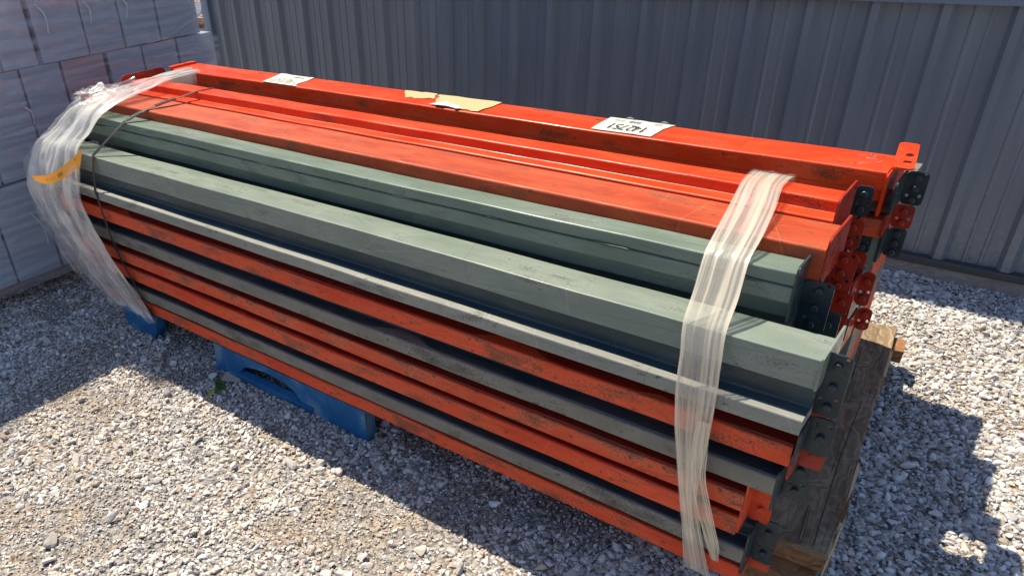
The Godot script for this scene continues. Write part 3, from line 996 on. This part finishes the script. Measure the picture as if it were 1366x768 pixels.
	outline_beam("bright red inner beam end beside the sage beam's rivet plate", rg, M.orange_worn, M.red_dark, box_poly(-1.49, -1.43, 0.63, 0.695), -2.6, -0.222, [[1, -1.492, -1.425, 0.640, 0.712, "rear", 2, 0.034]])
	outline_beam("dark green inner beam end just above the big sage beam's corner", rg, M.green, M.teal_dark, box_poly(-1.425, -1.37, 0.60, 0.70), -2.6, -0.226, [[1, -1.428, -1.372, 0.60, 0.70, "rear", 2, 0.036]])
	outline_beam("dark red inner beam end under the bright stepped beam", rg, M.orange_worn, M.red_dark, box_poly(-1.598, -1.53, 0.73, 0.798), -2.6, -0.254, [[1, -1.602, -1.526, 0.755, 0.815, "rear", 2, 0.036]])
	outline_beam("deep red inner beam end below the dark red one, two rivets", rg, M.orange_worn, M.red_dark, box_poly(-1.61, -1.54, 0.66, 0.725), -2.6, -0.232, [[1, -1.614, -1.536, 0.680, 0.748, "rear", 2, 0.032]])
	outline_beam("red inner beam end with light coming through its holes", rg, M.orange_worn, M.red_dark, box_poly(-1.605, -1.54, 0.612, 0.655), -2.6, -0.199, [[1, -1.609, -1.536, 0.640, 0.712, "rear", 2, 0.024]])
	outline_beam("lowest red inner beam end, just above the bare wood pallet", rg, M.orange_worn, M.red_dark, box_poly(-1.605, -1.54, 0.56, 0.608), -2.6, -0.188, [[1, -1.609, -1.536, 0.588, 0.636, "rear", 2, 0.026]])
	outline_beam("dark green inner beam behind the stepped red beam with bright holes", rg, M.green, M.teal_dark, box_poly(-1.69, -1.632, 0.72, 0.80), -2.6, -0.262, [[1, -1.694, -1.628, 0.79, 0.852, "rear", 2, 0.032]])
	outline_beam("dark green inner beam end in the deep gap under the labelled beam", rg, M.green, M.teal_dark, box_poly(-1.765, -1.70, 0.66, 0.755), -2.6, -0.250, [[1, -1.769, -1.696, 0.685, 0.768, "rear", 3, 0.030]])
	outline_beam("sage inner beam end with a sunlit patch right under the topmost beam", rg, M.grey_grimy, M.teal_dark, box_poly(-1.832, -1.785, 0.770, 0.8105), -2.58, -0.199, [[1, -1.834, -1.737, 0.782, 0.852, "rear", 3, 0.040]])
	outline_beam("rusty red inner beam end below the sage one under the topmost beam", rg, M.orange_grimy, M.red_dark, box_poly(-1.825, -1.75, 0.728, 0.768), -2.58, -0.203, [[1, -1.829, -1.746, 0.731, 0.781, "rear", 2, 0.038]])
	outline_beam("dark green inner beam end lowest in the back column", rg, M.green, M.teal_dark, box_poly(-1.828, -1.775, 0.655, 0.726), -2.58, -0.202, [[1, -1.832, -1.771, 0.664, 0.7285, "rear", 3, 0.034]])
	# lower inner layers that carry them, set back from the ends
	var hg := "inner beams carrying the stack, set back from its ends"
	var y := 0.134
	var mats := [M.orange_grimy, M.grey_grimy, M.orange_grimy, M.green, M.orange_grimy, M.grey_grimy]
	for k in 7:
		var h := 0.0705
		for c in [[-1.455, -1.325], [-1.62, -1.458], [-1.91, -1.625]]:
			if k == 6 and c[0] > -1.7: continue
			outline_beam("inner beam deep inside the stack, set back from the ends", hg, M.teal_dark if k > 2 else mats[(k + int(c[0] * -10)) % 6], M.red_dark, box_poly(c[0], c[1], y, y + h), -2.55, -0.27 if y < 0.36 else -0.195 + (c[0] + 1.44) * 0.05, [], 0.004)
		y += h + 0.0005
	for c in [[-2.03, -1.915, 10, -0.214, -0.216], [-2.265, -2.034, 9, -0.215, -0.232], [-2.46, -2.269, 8, -0.236, -0.258]]:  # unseen beams added to cast the ground shadow right of the stack
		for k in c[2]:
			outline_beam("unseen beam added behind the labelled one to cast the shadow on the right", "unseen beams added to cast the right-hand shadow", mats[(k + c[2]) % 6], M.red_dark, box_poly(c[0], c[1], 0.134 + 0.068 * k, 0.134 + 0.068 * k + 0.067), -2.5, c[3] if k > 6 else c[4], [], 0.004)

func paper(called: String, label: String, poly: PackedVector2Array, mat: Material, parent: Node3D, y: float, curl := 0.006, s := 1) -> MeshInstance3D:
	# a thin crumpled sheet from an outline in (x, z)
	var b := MB.new()
	var nz := noise(s, 14.0, 2)
	var tr := Geometry2D.triangulate_polygon(poly)
	var lift := func(p: Vector2) -> Vector3:
		return Vector3(p.x, y + 0.0012 + curl * maxf(0.0, nz.get_noise_2d(p.x, p.y)), p.y)
	for q in range(0, tr.size(), 3):
		var P: Vector3 = lift.call(poly[tr[q]])
		var Q: Vector3 = lift.call(poly[tr[q + 1]])
		var R: Vector3 = lift.call(poly[tr[q + 2]])
		b.flat(P, Q, R, Vector3.UP)
		b.flat(P - Vector3(0, 0.0006, 0), Q - Vector3(0, 0.0006, 0), R - Vector3(0, 0.0006, 0), Vector3.DOWN)
	for i in poly.size():
		var P: Vector3 = lift.call(poly[i])
		var Q: Vector3 = lift.call(poly[(i + 1) % poly.size()])
		var d := Vector3(0, 0.0006, 0)
		b.flat(P, Q, Q - d, Vector3(0, 0, 1)); b.flat(P, Q - d, P - d, Vector3(0, 0, 1))
	var o := put(called, b.mesh(), mat, parent)
	if label != "": o.set_meta("label", label)
	return o

func torn(a: Vector2, b: Vector2, k: int, amp: float, r: RandomNumberGenerator) -> PackedVector2Array:
	var out := PackedVector2Array()
	for i in k:
		out.append(a.lerp(b, float(i) / k) + (Vector2(r.randfn() * amp * 0.4, r.randfn() * amp) if i > 0 else Vector2.ZERO))
	return out

func labels(beam: Node3D) -> void:
	var yb := beam.position.y
	var y := 0.8758 - yb
	var r := RandomNumberGenerator.new()
	r.seed = 5
	var font := SystemFont.new()
	font.font_names = PackedStringArray(["Droid Sans"])
	var stamp := func(par: Node3D, txt: String, px: float, x: float, z: float, wide: float, mat: Material) -> void:
		var t := TextMesh.new()
		t.font = font
		t.text = txt
		t.font_size = 32
		t.pixel_size = px / 32.0
		t.depth = 0.0003
		var m := put("print", t, mat, par)
		# read from the wall side: letters stand towards the camera
		m.transform = Transform3D(Basis(Vector3(-wide, 0, 0), Vector3(0, 0, 1.65), Vector3(0, 1, 0)), Vector3(x, y + 0.0032, z))
	# white number label on the right
	var P := PackedVector2Array()
	P.append_array(torn(Vector2(-0.866, -1.726), Vector2(-0.712, -1.726), 7, 0.001, r))
	P.append_array(torn(Vector2(-0.712, -1.726), Vector2(-0.713, -1.80), 3, 0.001, r))
	P.append_array(torn(Vector2(-0.713, -1.80), Vector2(-0.700, -1.843), 3, 0.004, r))
	P.append_array(torn(Vector2(-0.700, -1.843), Vector2(-0.870, -1.841), 10, 0.0025, r))
	P.append_array(torn(Vector2(-0.870, -1.841), Vector2(-0.866, -1.726), 4, 0.001, r))
	var l1 := paper("paper_label", "white paper label printed 142751", P, M.paper, beam, y, 0.0015, 3)
	stamp.call(l1, "142751", 0.036, -0.790, -1.767, 0.84, M.ink)
	for k in 2:
		var ln := put("print_line", bar(Vector3(0.030, 0.0004, 0.0045), 0.0001), M.ink_faint, l1)
		ln.position = Vector3(-0.795 + 0.002 * k, y + 0.0030, -1.822 + 0.009 * k)
	for k in 9:
		var fine := put("print_line", bar(Vector3([0.022, 0.014, 0.03][k % 3], 0.0003, 0.0018), 0.0001), M.ink_faint, l1)
		fine.position = Vector3(-0.735 - 0.05 * (k % 3), y + 0.0030, -1.828 + 0.0062 * (k / 3) + (0.0 if k % 3 < 2 else 0.004))
	for k in [1, 4]:
		var cr := put("curl", sheet(6, 3, func(u: float, v: float) -> Vector3: return Vector3(-0.862 + 0.15 * (k + u) / 5.0, y + 0.001 + 0.010 * v * sin(u * PI) * (0.4 + 0.6 * ((k * 7) % 3) / 2.0), -1.843 + 0.003 * v * v)), M.paper, l1)
		cr.name = "torn_edge" if k == 1 else "torn_edge_%03d" % k
	# scuffed white label on the left, the same print rubbed
	var Q := PackedVector2Array()
	Q.append_array(torn(Vector2(-2.075, -1.723), Vector2(-1.927, -1.723), 8, 0.003, r))
	Q.append_array(torn(Vector2(-1.927, -1.723), Vector2(-1.945, -1.838), 3, 0.001, r))
	Q.append_array(torn(Vector2(-1.945, -1.838), Vector2(-2.108, -1.838), 6, 0.001, r))
	Q.append_array(torn(Vector2(-2.108, -1.838), Vector2(-2.075, -1.723), 3, 0.001, r))
	var l2 := paper("paper_label", "scuffed white paper label with rubbed print", Q, M.paper, beam, y, 0.0035, 8)
	stamp.call(l2, "142751", 0.034, -2.010, -1.765, 0.84, M.ink_faint)
	var ln2 := put("print_line", bar(Vector3(0.05, 0.0004, 0.007), 0.0001), M.ink_faint, l2)
	ln2.position = Vector3(-1.995, y + 0.0030, -1.815)
	for k in 4:
		var cu := put("curl", sheet(8, 3, func(u: float, v: float) -> Vector3: return Vector3(-2.06 + 0.036 * (k + u), y + 0.001 + 0.011 * v * sin(u * PI), -1.722 - 0.010 * v)), M.paper, l2)
		cu.name = "torn_edge" if k == 0 else "torn_edge_%03d" % k
	# torn kraft and cream paper in the middle
	var K := PackedVector2Array()
	K.append_array(torn(Vector2(-1.36, -1.727), Vector2(-1.205, -1.727), 8, 0.004, r))
	K.append_array(torn(Vector2(-1.205, -1.727), Vector2(-1.200, -1.839), 4, 0.003, r))
	K.append_array(torn(Vector2(-1.200, -1.839), Vector2(-1.42, -1.840), 7, 0.002, r))
	K.append_array(torn(Vector2(-1.42, -1.840), Vector2(-1.36, -1.727), 7, 0.006, r))
	paper("paper_label", "torn cream and tan paper remains", K, M.kraft, beam, y, 0.003, 12)
	var K2 := PackedVector2Array()
	K2.append_array(torn(Vector2(-1.49, -1.765), Vector2(-1.40, -1.785), 6, 0.006, r))
	K2.append_array(torn(Vector2(-1.40, -1.785), Vector2(-1.425, -1.839), 4, 0.004, r))
	K2.append_array(torn(Vector2(-1.425, -1.839), Vector2(-1.55, -1.838), 6, 0.002, r))
	K2.append_array(torn(Vector2(-1.55, -1.838), Vector2(-1.49, -1.765), 5, 0.005, r))
	paper("paper_label", "small torn tan paper scrap", K2, M.kraft, beam, y, 0.004, 15)
	var K3 := PackedVector2Array()
	K3.append_array(torn(Vector2(-1.37, -1.724), Vector2(-1.25, -1.724), 10, 0.003, r))
	K3.append_array(torn(Vector2(-1.25, -1.724), Vector2(-1.345, -1.775), 8, 0.006, r))
	K3.append_array(torn(Vector2(-1.345, -1.775), Vector2(-1.37, -1.724), 4, 0.004, r))
	paper("paper_label", "white torn edge of the paper remains", K3, M.paper, beam, y + 0.003, 0.006, 19)
	# scribbled marker strokes near the right end
	for k in 14:
		var m := put("marker_stroke", bar(Vector3(r.randf_range(0.008, 0.022), 0.0003, 0.0011), 0.0001), M.ink_faint if k % 3 > 0 else M.ink, beam)
		m.transform = Transform3D(Basis(Vector3.UP, [0.3, -1.2, 1.3, 0.1, 1.7][k % 5] + r.randf_range(-0.2, 0.2)), Vector3(r.randf_range(-0.285, -0.243), y + 0.0006, r.randf_range(-1.825, -1.745)))

# ------------------------------------------------------------------ film, strap, tag
func path_at(keys: Array, v: float) -> PackedFloat32Array:
	var t := v * (keys.size() - 1)
	var i := mini(int(t), keys.size() - 2)
	var f := t - i
	var out := PackedFloat32Array()
	for c in keys[0].size():
		var p0: float = keys[maxi(i - 1, 0)][c]
		var p1: float = keys[i][c]
		var p2: float = keys[i + 1][c]
		var p3: float = keys[mini(i + 2, keys.size() - 1)][c]
		out.append(lerpf(lerpf(p1, p2, f), cubic_interpolate(p1, p2, p0, p3, f), 0.6))
	return out

func film_sheet(keys: Array, nu: int, nv: int, pleat: float, freq: float, off: float, s: int, wrap_end := 0.0) -> ArrayMesh:
	var nz := noise(s, 1.0, 2)
	var n2 := noise(s + 4, 1.0, 2)
	var f := func(u: float, v: float) -> Vector3:
		var p := path_at(keys, v)
		var a := path_at(keys, maxf(v - 0.02, 0))
		var b := path_at(keys, minf(v + 0.02, 1))
		var tan := Vector2(b[0] - a[0], b[1] - a[1]).normalized()      # (z, y) along the path
		var nrm := Vector2(-tan.y, tan.x)
		if nrm.dot(Vector2(1, 1)) < 0: nrm = -nrm
		var x := lerpf(p[2], p[3], u)
		var w := n2.get_noise_2d(u * 2.0 + 11.0, v * 5.0) * 0.05
		var d := off + pleat * (nz.get_noise_2d((u + w) * freq, v * 2.2) + 0.25 * nz.get_noise_2d((u + w) * freq * 2.6 + 30.0, v * 5.0))
		var e := 0.0
		if wrap_end > 0.0 and u < 0.2:
			e = pow(1.0 - u / 0.2, 1.8) * wrap_end
			x += e * 0.06
		d -= e
		d += pleat * 0.8 * n2.get_noise_2d(u * 3.0 + 60.0, v * 7.0)
		x += minf(pleat * 0.8, 0.005) * n2.get_noise_2d(u * 3.0, v * 9.0)
		return Vector3(x, p[1] + nrm.y * d, p[0] + nrm.x * d)
	return sheet(nu, nv, f)

func wraps() -> void:
	# [z, y, x left, x right] along the film, from the back over the top and down the front
	var left := [
		[-1.72, 0.872, -2.47, -2.40], [-1.60, 0.876, -2.50, -2.392], [-1.50, 0.866, -2.53, -2.372], [-1.38, 0.852, -2.57, -2.366], [-1.30, 0.824, -2.625, -2.372],
		[-1.25, 0.772, -2.67, -2.388], [-1.202, 0.726, -2.725, -2.402], [-1.176, 0.66, -2.80, -2.385], [-1.158, 0.58, -2.83, -2.385], [-1.165, 0.49, -2.84, -2.375],
		[-1.178, 0.40, -2.82, -2.345], [-1.198, 0.29, -2.77, -2.305], [-1.23, 0.18, -2.69, -2.288], [-1.245, 0.128, -2.63, -2.275]]
	var o := thing("stretch_wrap", "crinkled clear stretch film gathered round the far left end of the beams", "stretch wrap", Vector3.ZERO)
	put("outer_layer", film_sheet(left, 90, 150, 0.0085, 6.0, 0.012, 501, 0.16), M.film, o)
	var inner := []
	for k in left: inner.append([k[0], k[1], k[2] + 0.03, k[3] - 0.02])
	put("inner_layer", film_sheet(inner, 60, 110, 0.004, 9.0, 0.004, 517, 0.10), M.film, o)
	var outer := []
	for i in range(2, left.size()):
		var k: Array = left[i]
		outer.append([k[0] + 0.004, k[1] + 0.004, k[2] + (0.0 if i > 5 else 0.03), k[3] + 0.015])
	put("clear_layer", film_sheet(outer, 70, 130, 0.014, 4.0, 0.024, 571, 0.14), M.film_clear, o)
	# a crumpled bunch standing up over the back of the end
	var nz := noise(540, 1.0, 4)
	var g := func(u: float, v: float) -> Vector3:
		var c := Vector3(-2.56 + 0.15 * (u - 0.5) - 0.06 * v, 0.835, -1.43 - 0.12 * (u - 0.5))
		return c + Vector3(0.05 * nz.get_noise_2d(u * 4.0, v * 3.0), 0.06 * sin(v * PI) * (0.7 + 0.7 * nz.get_noise_2d(u * 5.0 + 5.0, v * 2.0)) - 0.05 * v, 0.07 * nz.get_noise_2d(u * 4.5 + 40.0, v * 3.0))
	put("loose_fold", sheet(36, 24, g), M.film_thin, o)
	var right := [
		[-1.655, 0.80, -0.440, -0.362], [-1.615, 0.8695, -0.438, -0.358], [-1.545, 0.8715, -0.437, -0.360], [-1.46, 0.859, -0.425, -0.345], [-1.37, 0.845, -0.413, -0.332], [-1.300, 0.818, -0.408, -0.330],
		[-1.25, 0.770, -0.400, -0.322], [-1.202, 0.725, -0.394, -0.318], [-1.184, 0.67, -0.384, -0.311], [-1.173, 0.60, -0.378, -0.305], [-1.178, 0.52, -0.370, -0.305], [-1.190, 0.44, -0.360, -0.311], [-1.205, 0.35, -0.348, -0.313], [-1.225, 0.25, -0.337, -0.296], [-1.243, 0.15, -0.326, -0.272], [-1.247, 0.118, -0.322, -0.262]]
	var p := thing("stretch_band", "narrow yellowed stretch film band over the near right end of the beams", "stretch wrap", Vector3.ZERO)
	put("band", film_sheet(right, 34, 150, 0.0012, 4.5, 0.0035, 602), M.band, p)
	put("clear_layer", film_sheet(right, 24, 120, 0.0016, 4.0, 0.007, 671), M.film_clear, p)
	var tail := [[-1.168, 0.56, -0.330, -0.304], [-1.172, 0.49, -0.330, -0.300], [-1.184, 0.42, -0.325, -0.297], [-1.200, 0.33, -0.306, -0.275], [-1.221, 0.24, -0.283, -0.255], [-1.236, 0.185, -0.268, -0.252]]
	put("loose_tail", film_sheet(tail, 12, 60, 0.001, 4.0, 0.006, 633), M.band, p)

func strap_and_tag() -> void:
	var o := thing("strap", "dark plastic strap with metal seal across the left end of the beams", "strap", Vector3.ZERO)
	var keys := [Vector3(-2.189, 0.805, -1.613), Vector3(-2.190, 0.8690, -1.606), Vector3(-2.200, 0.8690, -1.539), Vector3(-2.238, 0.8440, -1.3655), Vector3(-2.272, 0.8165, -1.298), Vector3(-2.340, 0.7245, -1.2025), Vector3(-2.332, 0.68, -1.187), Vector3(-2.332, 0.618, -1.1745), Vector3(-2.345, 0.54, -1.184), Vector3(-2.352, 0.46, -1.193), Vector3(-2.350, 0.36, -1.206), Vector3(-2.325, 0.22, -1.229), Vector3(-2.30, 0.128, -1.246)]
	put("band", tape(keys, 0.013, 0.0010, func(_t: float) -> Vector3: return Vector3(1, 0, 0.0)), M.strap, o)
	var seal := put("seal", tape([Vector3(-2.2155, 0.8605, -1.468), Vector3(-2.222, 0.8562, -1.438), Vector3(-2.2305, 0.8507, -1.40)], 0.018, 0.0035, func(_t: float) -> Vector3: return Vector3(1, 0, 0)), M.seal, o)
	var seal2 := put("seal", tape([Vector3(-2.2445, 0.8397, -1.352), Vector3(-2.2555, 0.8310, -1.331), Vector3(-2.2665, 0.8222, -1.309)], 0.017, 0.0035, func(_t: float) -> Vector3: return Vector3(1, 0, 0)), M.seal, o)
	seal2.set_meta("label", "second crimped metal seal")
	seal.set_meta("label", "crimped metal seal")
	var t := thing("orange_tag", "curled orange paper tag hanging off the wrapped left end", "tag", Vector3.ZERO)
	var f := func(u: float, v: float) -> Vector3:
		var w := lerpf(0.030, 0.006, pow(u, 1.3))
		var c := Vector3(-2.350, 0.726, -1.168).lerp(Vector3(-2.635, 0.628, -1.120), u) + Vector3(0, -0.028 * sin(u * PI), 0.02 * sin(u * PI))
		return c + Vector3(0.35, 1.0, -0.25).normalized() * w * (v - 0.5) * 2.0
	put("slip", sheet(24, 4, f), M.tag, t)
	for k in 7:
		var u: float = [0.10, 0.32, 0.35, 0.38, 0.46, 0.52, 0.60][k]
		var q: Vector3 = f.call(u, 0.45 if k > 0 else 0.7)
		var m := put("print", bar(Vector3(0.0028, [0.006, 0.013, 0.013, 0.012, 0.004, 0.004, 0.004][k], 0.0005), 0.0001), M.ink, t)
		m.position = q + Vector3(0, 0, 0.0022)

func weed() -> void:
	var o := thing("weed", "small green weed in the gravel beside the blue pallet", "plant", Vector3(-1.90, 0.0, -1.19))
	o.scale = Vector3.ONE * 0.72
	put("stem", tube([Vector3.ZERO, Vector3(0.005, 0.03, 0.004), Vector3(0.0, 0.06, 0.012)], 0.002), M.leaf, o)
	var r := RandomNumberGenerator.new()
	r.seed = 77
	for k in 9:
		var a := r.randf() * TAU
		var l := r.randf_range(0.035, 0.065)
		var d := Vector3(cos(a), r.randf_range(-0.1, 0.6), sin(a))
		var base := Vector3(0.003, 0.012 + 0.005 * k, 0.006)
		if k == 0:
			d = Vector3(0.25, 0.1, 1.0); l = 0.085
		var s := d.cross(Vector3.UP).normalized()
		var f := func(u: float, v: float) -> Vector3:
			return base + d * l * u + Vector3(0, -0.03 * u * u, 0) + s * (v - 0.5) * 0.026 * sin(clampf(u * 0.96 + 0.04, 0, 1) * PI)
		put("leaf", sheet(6, 2, f), M.leaf_pale if k == 0 else M.leaf, o)

func _ready() -> void:
	rng.seed = 12
	# camera: the photograph is an off-centre crop, so the lens is shifted
	var cam := Camera3D.new()
	cam.name = "camera"
	var near := 0.05
	cam.set_frustum(768.0 / 1010.0 * near, Vector2(141.0 / 1010.0 * near, 105.0 / 1010.0 * near), near, 400.0)
	cam.transform = Transform3D(Basis(Vector3(0.77152594, -0.05191174, -0.63407641), Vector3(-0.30595946, 0.84356574, -0.44134527), Vector3(0.55779614, 0.53451101, 0.63494996)), Vector3(0, 1.4, 0))
	add_child(cam)
	cam.current = true
	var env := Environment.new()
	env.background_mode = Environment.BG_SKY
	var sm := ProceduralSkyMaterial.new()
	sm.sky_top_color = Color(0.45, 0.56, 0.75)
	sm.sky_horizon_color = Color(0.76, 0.80, 0.84)
	sm.sky_curve = 0.15
	sm.ground_horizon_color = Color(0.55, 0.55, 0.55)
	sm.ground_bottom_color = Color(0.4, 0.38, 0.36)
	sm.energy_multiplier = 0.80
	var sky := Sky.new()
	sky.sky_material = sm
	env.sky = sky
	env.tonemap_mode = Environment.TONE_MAPPER_LINEAR
	env.tonemap_exposure = 1.72
	env.sdfgi_enabled = true
	env.ssao_enabled = true
	env.ssil_enabled = true
	var we := WorldEnvironment.new()
	we.name = "world_environment"
	we.environment = env
	add_child(we)
	var sun := DirectionalLight3D.new()
	sun.name = "sun"
	sun.light_energy = 1.6
	sun.light_color = Color(1.0, 0.95, 0.87)
	sun.light_angular_distance = 0.5
	sun.shadow_enabled = true
	add_child(sun)
	sun.look_at_from_position(Vector3.ZERO, Vector3(0.525, -1.0, 0.10), Vector3(0, 0, 1))
	build_materials()
	stud_mesh = lathe([Vector2(0.0050, 0.0), Vector2(0.0050, 0.0035), Vector2(0.0066, 0.0045), Vector2(0.0070, 0.0058), Vector2(0.0058, 0.0074), Vector2(0.0, 0.0078)], 12)
	ground()
	metal_wall()
	carton_stack()
	far_scrap()
	blue_pallet()
	wood_pallet()
	beams()
	wraps()
	strap_and_tag()
	weed()
	gravel()
